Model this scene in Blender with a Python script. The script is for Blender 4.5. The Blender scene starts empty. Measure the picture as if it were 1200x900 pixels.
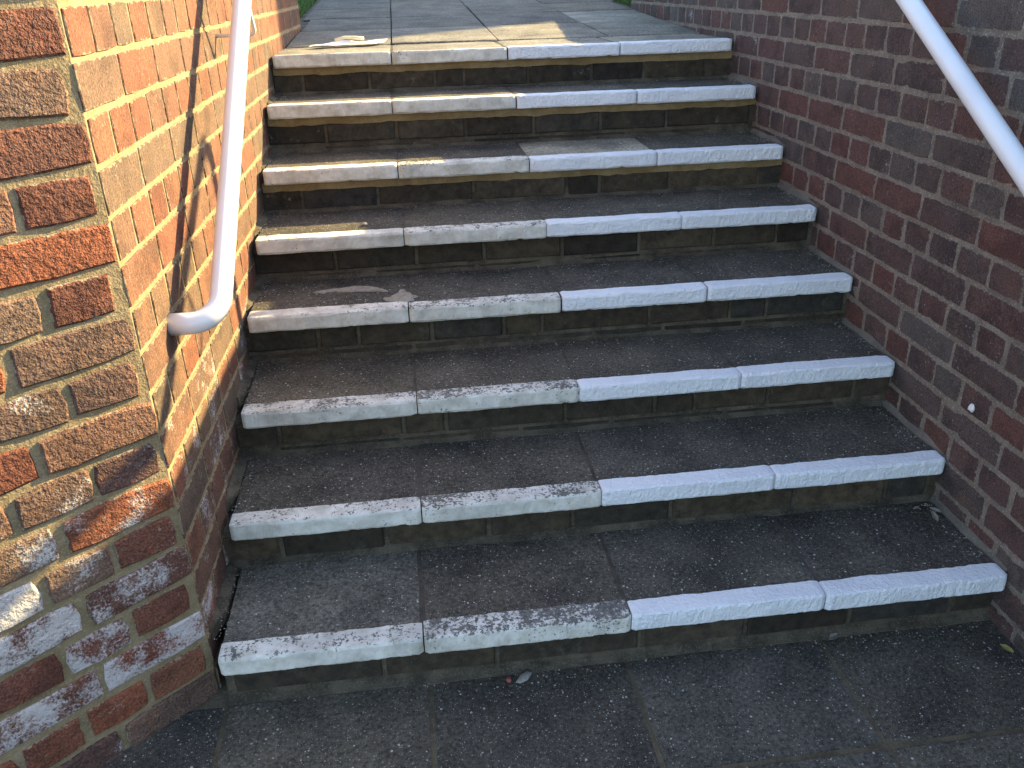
import bpy, bmesh, math, random
from mathutils import Vector, Matrix, noise as mnoise

scene = bpy.context.scene
C = scene.collection
R = random.Random(7)

# ------------------------------------------------------------------ camera
CAM_F = 987.84            # focal length in pixels of a 1200 px wide picture
CAM_LOC = Vector((-0.4178, -1.4184, 1.4358))
CAM_R = Vector((0.9917, -0.1263, -0.0249))
CAM_U = Vector((0.0770, 0.4275, 0.9007))
CAM_D = Vector((0.1031, 0.8952, -0.4336))
cam_data = bpy.data.cameras.new('camera')
cam = bpy.data.objects.new('camera', cam_data)
C.objects.link(cam)
cam_data.sensor_width = 36.0
cam_data.lens = 36.0 * CAM_F / 1200.0
cam_data.clip_start = 0.02
cam_data.clip_end = 2000.0
cam.matrix_world = Matrix(((CAM_R.x, CAM_U.x, -CAM_D.x, CAM_LOC.x),
                           (CAM_R.y, CAM_U.y, -CAM_D.y, CAM_LOC.y),
                           (CAM_R.z, CAM_U.z, -CAM_D.z, CAM_LOC.z),
                           (0, 0, 0, 1)))
scene.camera = cam

# ------------------------------------------------------------------ sky, sun, exposure
SUN = Vector((1.0, 0.56, 0.53)).normalized()          # towards the sun
SUN_EL = math.asin(SUN.z)
SUN_AZ = math.atan2(SUN.x, SUN.y)                     # clockwise from +Y
world = bpy.data.worlds.new('World')
scene.world = world
world.use_nodes = True
wn = world.node_tree
for n in list(wn.nodes):
    wn.nodes.remove(n)
sky = wn.nodes.new('ShaderNodeTexSky')
sky.sky_type = 'NISHITA'
sky.sun_disc = False
sky.sun_elevation = SUN_EL
sky.sun_rotation = SUN_AZ
sky.dust_density = 1.6
sky.ozone_density = 0.8
bg = wn.nodes.new('ShaderNodeBackground')
bg.inputs['Strength'].default_value = 0.125
wo = wn.nodes.new('ShaderNodeOutputWorld')
wn.links.new(sky.outputs[0], bg.inputs['Color'])
wn.links.new(bg.outputs[0], wo.inputs['Surface'])

sun_data = bpy.data.lights.new('sun', 'SUN')
sun_data.energy = 4.6
sun_data.angle = math.radians(0.6)
sun_data.color = (1.0, 0.77, 0.36)
sun = bpy.data.objects.new('sun', sun_data)
C.objects.link(sun)
sun.rotation_euler = SUN.to_track_quat('Z', 'Y').to_euler()
sun.location = (6, 4, 5)

scene.view_settings.view_transform = 'Standard'
scene.view_settings.look = 'None'
scene.view_settings.gamma = 1.0
scene.view_settings.use_curve_mapping = False
scene.view_settings.exposure = 2.3
scene.cycles.max_bounces = 5
scene.cycles.diffuse_bounces = 4
scene.cycles.glossy_bounces = 2

# ------------------------------------------------------------------ node helpers
class NT:
    def __init__(self, name):
        self.mat = bpy.data.materials.new(name)
        self.mat.use_nodes = True
        self.t = self.mat.node_tree
        for n in list(self.t.nodes):
            self.t.nodes.remove(n)
        self.out = self.new('ShaderNodeOutputMaterial')
        self.bsdf = self.new('ShaderNodeBsdfPrincipled')
        self.link(self.bsdf.outputs[0], self.out.inputs['Surface'])
        self.geo = self.new('ShaderNodeNewGeometry')
        self.info = self.new('ShaderNodeObjectInfo')
        self.pos = self.geo.outputs['Position']

    def new(self, t):
        return self.t.nodes.new(t)

    def link(self, a, b):
        self.t.links.new(a, b)

    def put(self, sock, v):
        if isinstance(v, (int, float)):
            sock.default_value = v
        elif isinstance(v, tuple):
            sock.default_value = v if len(v) == len(sock.default_value) else v + (1.0,)
        else:
            self.link(v, sock)

    def math(self, op, a, b=0.0, c=None, clamp=False):
        n = self.new('ShaderNodeMath')
        n.operation = op
        n.use_clamp = clamp
        self.put(n.inputs[0], a)
        self.put(n.inputs[1], b)
        if c is not None:
            self.put(n.inputs[2], c)
        return n.outputs[0]

    def noise(self, scale, detail=4.0, rough=0.6, vec=None, w=None, dist=0.0):
        n = self.new('ShaderNodeTexNoise')
        if w is not None:
            n.noise_dimensions = '4D'
            self.put(n.inputs['W'], w)
        self.link(vec if vec is not None else self.pos, n.inputs['Vector'])
        n.inputs['Scale'].default_value = scale
        n.inputs['Detail'].default_value = detail
        n.inputs['Roughness'].default_value = rough
        n.inputs['Distortion'].default_value = dist
        return n.outputs['Fac']

    def voronoi(self, scale, feature='F1', vec=None, out='Distance'):
        n = self.new('ShaderNodeTexVoronoi')
        n.feature = feature
        self.link(vec if vec is not None else self.pos, n.inputs['Vector'])
        n.inputs['Scale'].default_value = scale
        return n.outputs[out]

    def ramp(self, fac, stops, interp='LINEAR'):
        n = self.new('ShaderNodeValToRGB')
        n.color_ramp.interpolation = interp
        el = n.color_ramp.elements
        while len(el) < len(stops):
            el.new(0.5)
        for e, (p, c) in zip(el, stops):
            e.position = p
            e.color = c if len(c) == 4 else tuple(c) + (1.0,)
        self.put(n.inputs[0], fac)
        return n.outputs[0]

    def step(self, fac, a, b):
        n = self.new('ShaderNodeMapRange')
        n.interpolation_type = 'SMOOTHSTEP'
        self.put(n.inputs['Value'], fac)
        self.put(n.inputs['From Min'], a)
        self.put(n.inputs['From Max'], b)
        n.inputs['To Min'].default_value = 0.0
        n.inputs['To Max'].default_value = 1.0
        return n.outputs[0]

    def mix(self, fac, a, b, blend='MIX'):
        n = self.new('ShaderNodeMix')
        n.data_type = 'RGBA'
        n.blend_type = blend
        self.put(n.inputs[0], fac)
        self.put(n.inputs[6], a)
        self.put(n.inputs[7], b)
        return n.outputs[2]

    def attr(self, name):
        n = self.new('ShaderNodeAttribute')
        n.attribute_type = 'OBJECT'
        n.attribute_name = name
        return n.outputs['Fac']

    def stretch(self, v):
        n = self.new('ShaderNodeVectorMath')
        n.operation = 'MULTIPLY'
        self.link(self.pos, n.inputs[0])
        n.inputs[1].default_value = v
        return n.outputs[0]

    def rand(self):
        a = self.math('ADD', self.info.outputs['Random'], self.geo.outputs['Random Per Island'])
        return self.math('FRACT', a)

    def bump(self, h, strength, dist=0.002, prev=None):
        n = self.new('ShaderNodeBump')
        n.inputs['Strength'].default_value = strength
        n.inputs['Distance'].default_value = dist
        self.put(n.inputs['Height'], h)
        if prev is not None:
            self.link(prev, n.inputs['Normal'])
        return n.outputs[0]

    def finish(self, color, rough=0.85, normal=None, spec=0.3):
        self.put(self.bsdf.inputs['Base Color'], color)
        self.put(self.bsdf.inputs['Roughness'], rough)
        self.bsdf.inputs['Specular IOR Level'].default_value = spec
        if normal is not None:
            self.link(normal, self.bsdf.inputs['Normal'])
        return self.mat


# ------------------------------------------------------------------ materials
def brick_material(name, palette, coarse, coarse_d, grain, streak, speck, smear_col, ragged):
    t = NT(name)
    r = t.rand()
    r2 = t.math('FRACT', t.math('MULTIPLY', r, 17.31))
    base = t.ramp(r, palette)
    # kiln blush: broad light and dark patches over one brick
    n1 = t.noise(11.0, 3.0, 0.6, w=t.math('MULTIPLY', r, 40.0))
    dark = t.mix(1.0, base, (0.55, 0.56, 0.58), 'MULTIPLY')
    col = t.mix(t.math('MULTIPLY', t.step(n1, 0.42, 0.66), 0.75), base, dark)
    warm = t.mix(1.0, base, (1.35, 1.15, 1.0), 'MULTIPLY')
    n2 = t.noise(18.0, 3.0, 0.6, w=t.math('MULTIPLY', r2, 40.0))
    col = t.mix(t.math('MULTIPLY', t.step(n2, 0.5, 0.75), 0.8), col, warm)
    # fine grain
    n3 = t.noise(260.0, 2.0, 0.7)
    col = t.mix(1.0, col, t.ramp(n3, [(0.3, (0.45, 0.45, 0.45)), (0.7, (1.55, 1.55, 1.55))]), 'MULTIPLY')
    # cement smears and pale specks
    n4 = t.noise(38.0, 3.0, 0.75, w=3.0)
    sm = t.math('MULTIPLY', t.step(n4, 0.60, 0.72), speck)
    col = t.mix(sm, col, smear_col)
    n5 = t.noise(150.0, 2.0, 0.6)
    n5b = t.noise(9.0, 2.0, 0.5, w=9.0)
    sp = t.math('MULTIPLY', t.step(n5, 0.66, 0.72), t.step(n5b, 0.42, 0.62))
    col = t.mix(t.math('MULTIPLY', sp, speck), col, (0.55, 0.50, 0.45))
    # white salt bloom, brick by brick
    tc = t.new('ShaderNodeTexCoord')
    gs = t.new('ShaderNodeSeparateXYZ')
    t.link(tc.outputs['Generated'], gs.inputs[0])
    ln = t.attr('length')
    def edge(c, size):
        return t.math('MULTIPLY', t.math('MINIMUM', c, t.math('SUBTRACT', 1.0, c)), size)
    ed = t.math('MINIMUM', edge(gs.outputs[0], ln), edge(gs.outputs[2], 0.072))
    ne = t.noise(55.0, 2.0, 0.7, w=7.0)
    lim = t.math('MULTIPLY', t.step(ne, 0.40, 0.75), ragged)
    es = t.math('MULTIPLY', t.math('LESS_THAN', ed, lim), t.math('GREATER_THAN', ln, 0.01))
    col = t.mix(t.math('MULTIPLY', es, 0.8), col, smear_col)
    n6 = t.noise(13.0, 2.0, 0.55, w=t.math('MULTIPLY', r2, 25.0))
    n7 = t.noise(170.0, 3.0, 0.8)
    pale = t.attr('pale')
    m6 = t.math('ADD', t.math('MULTIPLY', n6, 0.56), t.math('MULTIPLY', n7, 0.44))
    th = t.math('SUBTRACT', 0.66, t.math('MULTIPLY', pale, 0.24))
    bloom = t.math('MULTIPLY', t.step(m6, th, t.math('ADD', th, 0.13)), t.step(pale, 0.0, 0.15))
    col = t.mix(t.math('MULTIPLY', bloom, 0.80), col, (0.56, 0.54, 0.53))
    b = t.bump(t.noise(coarse, 3.0, 0.7, vec=t.stretch(streak)), coarse_d, 0.009)
    b = t.bump(n3, grain, 0.002, b)
    return t.finish(col, 0.9, b, 0.25)


MAT = {}
MAT['brick_rough'] = brick_material('brick_rough', [
    (0.0, (0.20, 0.062, 0.036)), (0.25, (0.12, 0.055, 0.040)), (0.5, (0.235, 0.080, 0.042)),
    (0.75, (0.165, 0.105, 0.075)), (1.0, (0.10, 0.052, 0.045))], 85.0, 1.0, 0.6, (1, 1, 1), 0.35, (0.28, 0.23, 0.17), 0.004)
MAT['brick_side'] = brick_material('brick_side', [
    (0.0, (0.150, 0.058, 0.037)), (0.25, (0.112, 0.072, 0.050)), (0.5, (0.160, 0.064, 0.040)),
    (0.75, (0.100, 0.073, 0.054)), (1.0, (0.128, 0.062, 0.043))], 70.0, 0.40, 0.5, (1.6, 1.6, 0.45), 0.4, (0.24, 0.19, 0.12), 0.008)
MAT['brick_right'] = brick_material('brick_right', [
    (0.0, (0.112, 0.055, 0.046)), (0.16, (0.076, 0.054, 0.050)), (0.34, (0.100, 0.059, 0.052)),
    (0.5, (0.086, 0.061, 0.055)), (0.62, (0.096, 0.081, 0.072)), (0.74, (0.082, 0.055, 0.050)), (0.88, (0.124, 0.056, 0.046)), (1.0, (0.076, 0.056, 0.052))], 45.0, 0.26, 0.4, (1, 1, 0.7), 0.42, (0.20, 0.17, 0.14), 0.007)

def riser_brick():
    t = NT('brick_riser')
    r = t.rand()
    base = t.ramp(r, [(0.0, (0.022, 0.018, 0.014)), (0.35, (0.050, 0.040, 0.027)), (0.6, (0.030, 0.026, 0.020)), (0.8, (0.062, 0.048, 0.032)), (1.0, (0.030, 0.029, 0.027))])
    n = t.noise(30.0, 5.0, 0.7)
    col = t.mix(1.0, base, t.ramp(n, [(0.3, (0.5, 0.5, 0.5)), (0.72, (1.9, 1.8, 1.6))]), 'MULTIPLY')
    g = t.noise(300.0, 2.0, 0.6)
    col = t.mix(t.math('MULTIPLY', t.step(g, 0.68, 0.74), 0.6), col, (0.22, 0.20, 0.17))
    n2 = t.noise(16.0, 5.0, 0.75, w=2.0)
    col = t.mix(t.math('MULTIPLY', t.step(n2, 0.57, 0.72), t.attr('pale')), col, (0.24, 0.22, 0.19))
    b = t.bump(n, 0.8, 0.006)
    b = t.bump(g, 0.5, 0.003, b)
    return t.finish(col, 0.85, b)
MAT['brick_riser'] = riser_brick()

def mortar(name, c1, c2, c3, rough_d=0.8):
    t = NT(name)
    n1 = t.noise(14.0, 4.0, 0.65)
    n2 = t.noise(210.0, 3.0, 0.7)
    col = t.mix(t.step(n1, 0.35, 0.65), c1, c2)
    col = t.mix(t.math('MULTIPLY', t.step(n2, 0.52, 0.72), 0.8), col, c3)
    n3 = t.noise(5.0, 3.0, 0.6, w=4.0)
    col = t.mix(t.math('MULTIPLY', t.step(n3, 0.55, 0.75), 0.5), col, t.mix(1.0, col, (0.45, 0.43, 0.40), 'MULTIPLY'))
    b = t.bump(t.noise(70.0, 4.0, 0.7), rough_d, 0.006)
    b = t.bump(n2, 0.6, 0.003, b)
    return t.finish(col, 0.92, b, 0.2)
MAT['mortar_left'] = mortar('mortar_left', (0.205, 0.155, 0.085), (0.27, 0.21, 0.125), (0.39, 0.325, 0.22))
MAT['mortar_right'] = mortar('mortar_right', (0.15, 0.122, 0.098), (0.22, 0.182, 0.146), (0.50, 0.44, 0.37))
MAT['mortar_dark'] = mortar('mortar_dark', (0.050, 0.042, 0.030), (0.115, 0.095, 0.066), (0.19, 0.16, 0.12))
MAT['mortar_ochre'] = mortar('mortar_ochre', (0.24, 0.175, 0.085), (0.34, 0.26, 0.14), (0.14, 0.115, 0.08))
MAT['mortar_dirt'] = mortar('mortar_dirt', (0.085, 0.068, 0.042), (0.14, 0.113, 0.072), (0.19, 0.16, 0.115))
MAT['mortar_joint'] = mortar('mortar_joint', (0.050, 0.043, 0.034), (0.085, 0.072, 0.056), (0.12, 0.10, 0.08))
MAT['mortar_grey'] = mortar('mortar_grey', (0.12, 0.105, 0.085), (0.16, 0.14, 0.115), (0.26, 0.235, 0.20))

def slab_material():
    t = NT('paving_concrete')
    r = t.info.outputs['Random']
    base = t.ramp(r, [(0.0, (0.052, 0.047, 0.039)), (0.25, (0.063, 0.057, 0.047)), (0.5, (0.046, 0.043, 0.038)), (0.75, (0.056, 0.052, 0.045)), (1.0, (0.070, 0.062, 0.049))])
    n1 = t.noise(5.5, 4.0, 0.65)
    col = t.mix(1.0, base, t.ramp(n1, [(0.28, (0.5, 0.5, 0.5)), (0.72, (1.6, 1.56, 1.48))]), 'MULTIPLY')
    n1b = t.noise(2.3, 3.0, 0.6, w=6.0)
    col = t.mix(t.math('MULTIPLY', t.step(n1b, 0.5, 0.72), 0.28), col, (0.055, 0.045, 0.030))
    n2 = t.noise(110.0, 3.0, 0.75)
    col = t.mix(1.0, col, t.ramp(n2, [(0.32, (0.4, 0.4, 0.4)), (0.68, (1.85, 1.8, 1.7))]), 'MULTIPLY')
    # pale newer or rubbed slabs, plus sun brightness painted into the landing
    pale = t.attr('pale')
    col = t.mix(pale, col, t.mix(1.0, col, (3.3, 3.45, 3.5), 'MULTIPLY'))
    # exposed stone chips
    for sc, thr, bright, amt in ((230.0, 0.80, (0.32, 0.30, 0.26), 0.9), (140.0, 0.93, (0.46, 0.44, 0.40), 0.9), (400.0, 0.66, (0.21, 0.195, 0.165), 0.75)):
        v = t.new('ShaderNodeTexVoronoi')
        t.link(t.pos, v.inputs['Vector'])
        v.inputs['Scale'].default_value = sc
        sep = t.new('ShaderNodeSeparateColor')
        t.link(v.outputs['Color'], sep.inputs[0])
        pick = t.math('GREATER_THAN', sep.outputs[0], thr)
        inside = t.math('LESS_THAN', v.outputs['Distance'], t.math('MULTIPLY_ADD', sep.outputs[1], 0.30, 0.10))
        col = t.mix(t.math('MULTIPLY', t.math('MULTIPLY', pick, inside), amt), col, bright)
    b = t.bump(t.noise(28.0, 2.0, 0.7), 0.25, 0.006)
    b = t.bump(n2, 0.45, 0.003, b)
    return t.finish(col, 0.88, b, 0.3)
MAT['slab'] = slab_material()

def paint_fresh():
    t = NT('paint_fresh_white')
    n = t.noise(10.0, 3.0, 0.6)
    col = t.mix(t.step(n, 0.35, 0.7), (0.80, 0.81, 0.83), (0.73, 0.74, 0.77))
    s = t.noise(90.0, 3.0, 0.65)
    col = t.mix(t.math('MULTIPLY', t.step(s, 0.70, 0.78), 0.35), col, (0.35, 0.34, 0.33))
    b = t.bump(t.noise(95.0, 4.0, 0.65), 0.9, 0.008)
    b = t.bump(t.noise(220.0, 3.0, 0.6), 0.4, 0.002, b)
    return t.finish(col, 0.55, b, 0.4)
MAT['paint_fresh'] = paint_fresh()

def paint_old():
    t = NT('paint_worn_cream')
    wear = t.attr('wear')
    n = t.noise(12.0, 4.0, 0.65)
    col = t.mix(t.step(n, 0.35, 0.7), (0.70, 0.675, 0.61), (0.50, 0.48, 0.43))
    sep = t.new('ShaderNodeSeparateXYZ')
    t.link(t.geo.outputs['True Normal'], sep.inputs[0])
    top = t.step(sep.outputs[2], 0.35, 0.8)
    n1 = t.noise(140.0, 4.0, 0.7)
    n2 = t.noise(9.0, 3.0, 0.6, w=1.0)
    n3 = t.noise(34.0, 4.0, 0.7, w=5.0)
    m = t.math('ADD', t.math('ADD', t.math('MULTIPLY', n1, 0.46), t.math('MULTIPLY', n2, 0.26)), t.math('MULTIPLY', n3, 0.28))
    amt = t.math('MULTIPLY', wear, t.math('MULTIPLY_ADD', top, 0.48, 0.52))
    th = t.math('SUBTRACT', 0.645, t.math('MULTIPLY', amt, 0.175))
    worn = t.step(m, th, t.math('ADD', th, 0.02))
    col = t.mix(1.0, col, t.ramp(t.noise(26.0, 4.0, 0.7, w=8.0), [(0.32, (0.76, 0.74, 0.69)), (0.55, (1.0, 1.0, 1.0))]), 'MULTIPLY')
    conc = t.ramp(t.noise(120.0, 3.0, 0.7), [(0.3, (0.07, 0.065, 0.055)), (0.7, (0.21, 0.20, 0.18))])
    col = t.mix(worn, col, conc)
    h = t.math('SUBTRACT', 1.0, worn)
    b = t.bump(t.noise(60.0, 4.0, 0.7), 0.45, 0.004)
    b = t.bump(h, 0.5, 0.0015, b)
    return t.finish(col, 0.75, b, 0.25)
MAT['paint_old'] = paint_old()

def rail_paint():
    t = NT('rail_white_paint')
    n = t.noise(6.0, 3.0, 0.6)
    col = t.mix(t.step(n, 0.4, 0.7), (0.80, 0.79, 0.80), (0.74, 0.73, 0.75))
    b = t.bump(t.noise(120.0, 2.0, 0.5), 0.05, 0.001)
    t.bsdf.inputs['Coat Weight'].default_value = 0.3
    t.bsdf.inputs['Coat Roughness'].default_value = 0.2
    return t.finish(col, 0.38, b, 0.5)
MAT['rail'] = rail_paint()

def simple(name, c1, c2, scale=40.0, rough=0.85, bump=0.4):
    t = NT(name)
    n = t.noise(scale, 4.0, 0.65)
    return t.finish(t.mix(t.step(n, 0.35, 0.65), c1, c2), rough, t.bump(n, bump, 0.004))
MAT['steel'] = simple('bracket_steel', (0.42, 0.40, 0.38), (0.55, 0.53, 0.50), 80, 0.45, 0.1)
MAT['earth'] = simple('earth', (0.040, 0.050, 0.022), (0.055, 0.075, 0.028), 3.0)
MAT['paper'] = simple('paper', (0.78, 0.74, 0.70), (0.70, 0.66, 0.62), 25, 0.8, 0.1)
MAT['cord'] = simple('paper_twist', (0.70, 0.66, 0.45), (0.60, 0.56, 0.40), 60, 0.8, 0.3)
MAT['stone_pale'] = simple('stone_pale', (0.36, 0.33, 0.28), (0.26, 0.23, 0.19), 200, 0.85, 0.5)
MAT['leaf_dry'] = simple('leaf_dry', (0.30, 0.27, 0.22), (0.22, 0.19, 0.14), 90, 0.8, 0.4)
MAT['leaf_yellow'] = simple('leaf_yellow', (0.30, 0.24, 0.08), (0.22, 0.20, 0.07), 90, 0.8, 0.4)
MAT['red_bit'] = simple('red_bit', (0.35, 0.10, 0.08), (0.25, 0.08, 0.07), 90, 0.8, 0.4)
MAT['splash'] = simple('mortar_splash', (0.20, 0.18, 0.145), (0.30, 0.27, 0.22), 70, 0.9, 0.6)

def grass_material():
    t = NT('grass_blades')
    r = t.rand()
    return t.finish(t.ramp(r, [(0.0, (0.035, 0.075, 0.014)), (0.5, (0.06, 0.125, 0.022)), (1.0, (0.10, 0.15, 0.04))]), 0.6)
MAT['grass'] = grass_material()

# ------------------------------------------------------------------ object helpers
def link(name, mesh, parent=None, loc=None, rotz=0.0):
    o = bpy.data.objects.new(name, mesh)
    C.objects.link(o)
    if parent is not None:
        o.parent = parent
    if loc is not None:
        o.location = loc
    o.rotation_euler = (0, 0, rotz)
    return o

def thing(name, label, cat, loc=(0, 0, 0), group=None):
    o = link(name, None, None, loc)
    o.empty_display_size = 0.1
    return tag(o, label, cat, group)

def tag(o, label, cat, group=None):
    o['label'] = label
    o['category'] = cat
    if group:
        o['group'] = group
    return o

def mesh(name, verts, faces, *mats, smooth=False):
    me = bpy.data.meshes.new(name)
    me.from_pydata([tuple(v) for v in verts], [], faces)
    bm = bmesh.new()
    bm.from_mesh(me)
    bmesh.ops.recalc_face_normals(bm, faces=bm.faces)
    bm.to_mesh(me)
    bm.free()
    for m in mats:
        me.materials.append(m)
    if smooth:
        me.polygons.foreach_set('use_smooth', [True] * len(me.polygons))
    return me

def box_geo(x0, x1, y0, y1, z0, z1, vs, fs):
    b = len(vs)
    vs += [(x0, y0, z0), (x1, y0, z0), (x1, y1, z0), (x0, y1, z0), (x0, y0, z1), (x1, y0, z1), (x1, y1, z1), (x0, y1, z1)]
    fs += [tuple(b + i for i in f) for f in ((0, 3, 2, 1), (4, 5, 6, 7), (0, 1, 5, 4), (1, 2, 6, 5), (2, 3, 7, 6), (3, 0, 4, 7))]

def prism_x(sections, cap=True):
    """sections: list of equal-length profile point lists (x, y, z); lofts them"""
    vs, fs = [], []
    n = len(sections[0])
    for s in sections:
        vs += s
    for k in range(len(sections) - 1):
        a, b = k * n, (k + 1) * n
        for i in range(n):
            j = (i + 1) % n
            fs.append((a + i, a + j, b + j, b + i))
    if cap:
        fs.append(tuple(range(n)))
        fs.append(tuple((len(sections) - 1) * n + i for i in reversed(range(n))))
    return vs, fs

def nz(*a):
    return mnoise.noise(Vector(a))

# ------------------------------------------------------------------ dimensions
NY = [0.0024, 0.2998, 0.5903, 0.8859, 1.1739, 1.4813, 1.7825, 2.0725]    # nosing fronts
NB = [0.1101, 0.2472, 0.3930, 0.5440, 0.6888, 0.8341, 1.0040, 1.1504]    # nosing undersides
JX = [[-0.898, -0.462, 0.000, 0.454, 0.900], [-0.903, -0.448, -0.004, 0.444, 0.902],
      [-0.897, -0.441, -0.003, 0.452, 0.902], [-0.902, -0.447, 0.001, 0.447, 0.904],
      [-0.899, -0.446, 0.006, 0.449, 0.905], [-0.897, -0.451, -0.001, 0.448, 0.906],
      [-0.898, -0.456, -0.005, 0.451, 0.908], [-0.895, -0.447, 0.003, 0.453, 0.910]]
TH = 0.043                                      # slab thickness
TOP = [b + TH for b in NB]
OVER = 0.032                                    # nosing overhang
PATH_Y = 2.49
def path_z(y):
    return TOP[7] + 0.004 + max(0.0, y - PATH_Y) * 0.052
def left_x(y):
    return -0.930 + 0.012 * (y - 0.08)
def right_x(y):
    return 0.907 + 0.008 * y
def stair_z(y):
    if y < NY[0] + OVER:
        return 0.0
    for i in range(7, -1, -1):
        if y >= NY[i] + OVER:
            return path_z(y) if i == 7 else TOP[i]
CORNER = Vector((-0.930, 0.080))
FA = 0.85
FD = Vector((-math.sin(FA), -math.cos(FA)))     # along the splayed face, away from the steps
FN = Vector((math.cos(FA), -math.sin(FA)))      # its outward normal
RW_TOP = 1.52
RW_END = 3.80
LW_END = 3.25
LW_TOP = 1.85

# ------------------------------------------------------------------ ground and bank
def make_ground():
    xs = sorted(set([-400, -120, -40, -15, -6, -3, -1.6, -1.12, -1.06, 1.10, 1.16, 1.7, 3, 6, 15, 40, 120, 400]))
    ys = sorted(set([-400, -120, -40, -12, -5, -2, -0.6, 0.0, 0.3, 0.6, 0.9, 1.2, 1.5, 1.8, 2.1, 2.42, 3, 4, 6, 9, 14, 22, 40, 120, 400]))
    def h(x, y):
        if -1.08 < x < 1.12:
            return -0.10 if y < 2.4 else path_z(min(y, 30)) - 0.10
        t = min(1.0, max(0.0, (y - 0.3) / 2.1))
        return -0.05 + (path_z(min(max(y, PATH_Y), 30)) - 0.045 + 0.05) * t * t * (3 - 2 * t)
    vs, fs = [], []
    for y in ys:
        for x in xs:
            vs.append((x, y, h(x, y)))
    w = len(xs)
    for j in range(len(ys) - 1):
        for i in range(w - 1):
            fs.append((j * w + i, j * w + i + 1, (j + 1) * w + i + 1, (j + 1) * w + i))
    o = link('ground', mesh('ground', vs, fs, MAT['earth']))
    o['kind'] = 'structure'
make_ground()

# ------------------------------------------------------------------ paving slabs
def slab_mesh(name, w, d, t, seed, nseg=18, round_front=True):
    """slab, front edge at y=0, top at z=0, x centred; uneven arrises"""
    prof = [(d, -t), (0.004, -t), (0.0015, -t + 0.006), (0.0015, -0.008), (0.0038, -0.0035), (0.009, -0.0004), (d * 0.5, 0.0), (d - 0.004, 0.0), (d, -0.004)]
    if not round_front:
        prof = [(d, -t), (0.0, -t), (0.0, -0.006), (0.002, -0.002), (0.006, 0.0), (d * 0.5, 0.0), (d - 0.006, 0.0), (d - 0.002, -0.002), (d, -0.006)]
    sec = []
    for k in range(nseg + 1):
        u = k / nseg
        x = (u - 0.5) * w
        e = min(u, 1 - u) * w
        pull = 0.006 * max(0.0, 1 - e / 0.010) ** 1.5 if e < 0.010 else 0.0
        s = []
        for i, (y, z) in enumerate(prof):
            jy = 0.0022 * nz(x * 22, seed * 3.1, i * 0.7) if 1 <= i <= 5 else 0.0
            jz = 0.0016 * nz(x * 16, seed * 1.7 + 9, i * 0.9)
            s.append((x, y + jy + (pull if 1 <= i <= 4 else 0), z + jz - (pull * 0.35 if 3 <= i <= 7 else 0)))
        sec.append(s)
    vs, fs = prism_x(sec)
    return mesh(name, vs, fs, MAT['slab'])

def paint_mesh(name, w, t, seed, strip, mat, nseg=90):
    """coat of paint over the slab's front edge: a thin skin standing proud of it"""
    c = 0.0022
    sec = []
    for k in range(nseg + 1):
        u = k / nseg
        x = (u - 0.5) * (w + 0.001)
        e = min(u, 1 - u) * w
        pull = 0.006 * max(0.0, 1 - e / 0.010) ** 1.5 if e < 0.010 else 0.0
        bk = strip + 0.004 * nz(x * 14, seed, 1.0) + 0.0025 * nz(x * 60, seed, 2.0)
        lo = 0.003 * nz(x * 18, seed, 5.0)
        chip = max(0.0, nz(x * 25, seed, 11.0) - 0.35) * 0.012
        pr = [(0.016 + lo, -t - c), (0.0035, -t - c + chip), (0.0, -t + 0.0005 + chip), (-c, -t + 0.005), (-c, -0.0200), (-c, -0.0050), (-c + 0.0012, -0.0012), (0.0016, c - 0.0006), (0.0050, c), (bk * 0.5, c), (bk - 0.002, c), (bk, c - 0.001),
              (bk, -0.006), (0.012, -0.010), (0.012, -t + 0.006), (0.016 + lo, -t + 0.004)]
        s = []
        for i, (y, z) in enumerate(pr):
            jy = (0.0022 * nz(x * 22, seed * 3.1, i * 0.7) + 0.0016 * nz(x * 80, seed, i) + 0.0008 * nz(x * 190, seed, i)) if 1 <= i <= 8 else 0.0
            jz = 0.0016 * nz(x * 16, seed * 1.7 + 9, i * 0.6) if i < 12 else 0.0
            s.append((x, y + jy + (pull if 1 <= i <= 7 else 0), z + jz - (pull * 0.35 if 5 <= i <= 11 else 0)))
        sec.append(s)
    vs, fs = prism_x(sec)
    return mesh(name, vs, fs, mat, smooth=False)

# ------------------------------------------------------------------ staircase
stairs = thing('staircase', 'dark stone-flagged staircase of eight steps with white-painted nosings between brick walls', 'staircase')
PALE_SLAB = {(0, 0): 0.22, (5, 2): 0.95, (0, 2): 0.0, (4, 3): 0.0, (6, 0): 0.15, (1, 0): 0.08}
WEAR = {0: (0.62, 0.92), 1: (0.66, 0.86), 2: (0.74, 0.93), 3: (0.58, 0.80), 4: (0.48, 0.74), 5: (0.52, 0.78), 6: (0.40, 0.68), 7: (0.42, 0.58)}

def riser_brick_mesh(L, H, D, seed):
    rr = random.Random(seed)
    b = 0.004
    def ring(inset, y):
        pts = []
        for (sx, sz) in ((-1, -1), (0, -1), (1, -1), (1, 1), (0, 1), (-1, 1)):
            pts.append((sx * (L / 2 - inset) + rr.uniform(-.0012, .0012), y + rr.uniform(-.0008, .0008), sz * (H / 2 - inset) + rr.uniform(-.0015, .0015)))
        return pts
    vs = ring(b, 0.0) + ring(0, b) + ring(0, D)
    fs = [(0, 1, 2, 3, 4, 5)]
    for a in (0, 6):
        for i in range(6):
            j = (i + 1) % 6
            fs.append((a + i, a + j, a + 6 + j, a + 6 + i))
    return mesh('brick', vs, fs, MAT['brick_riser'])

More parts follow.
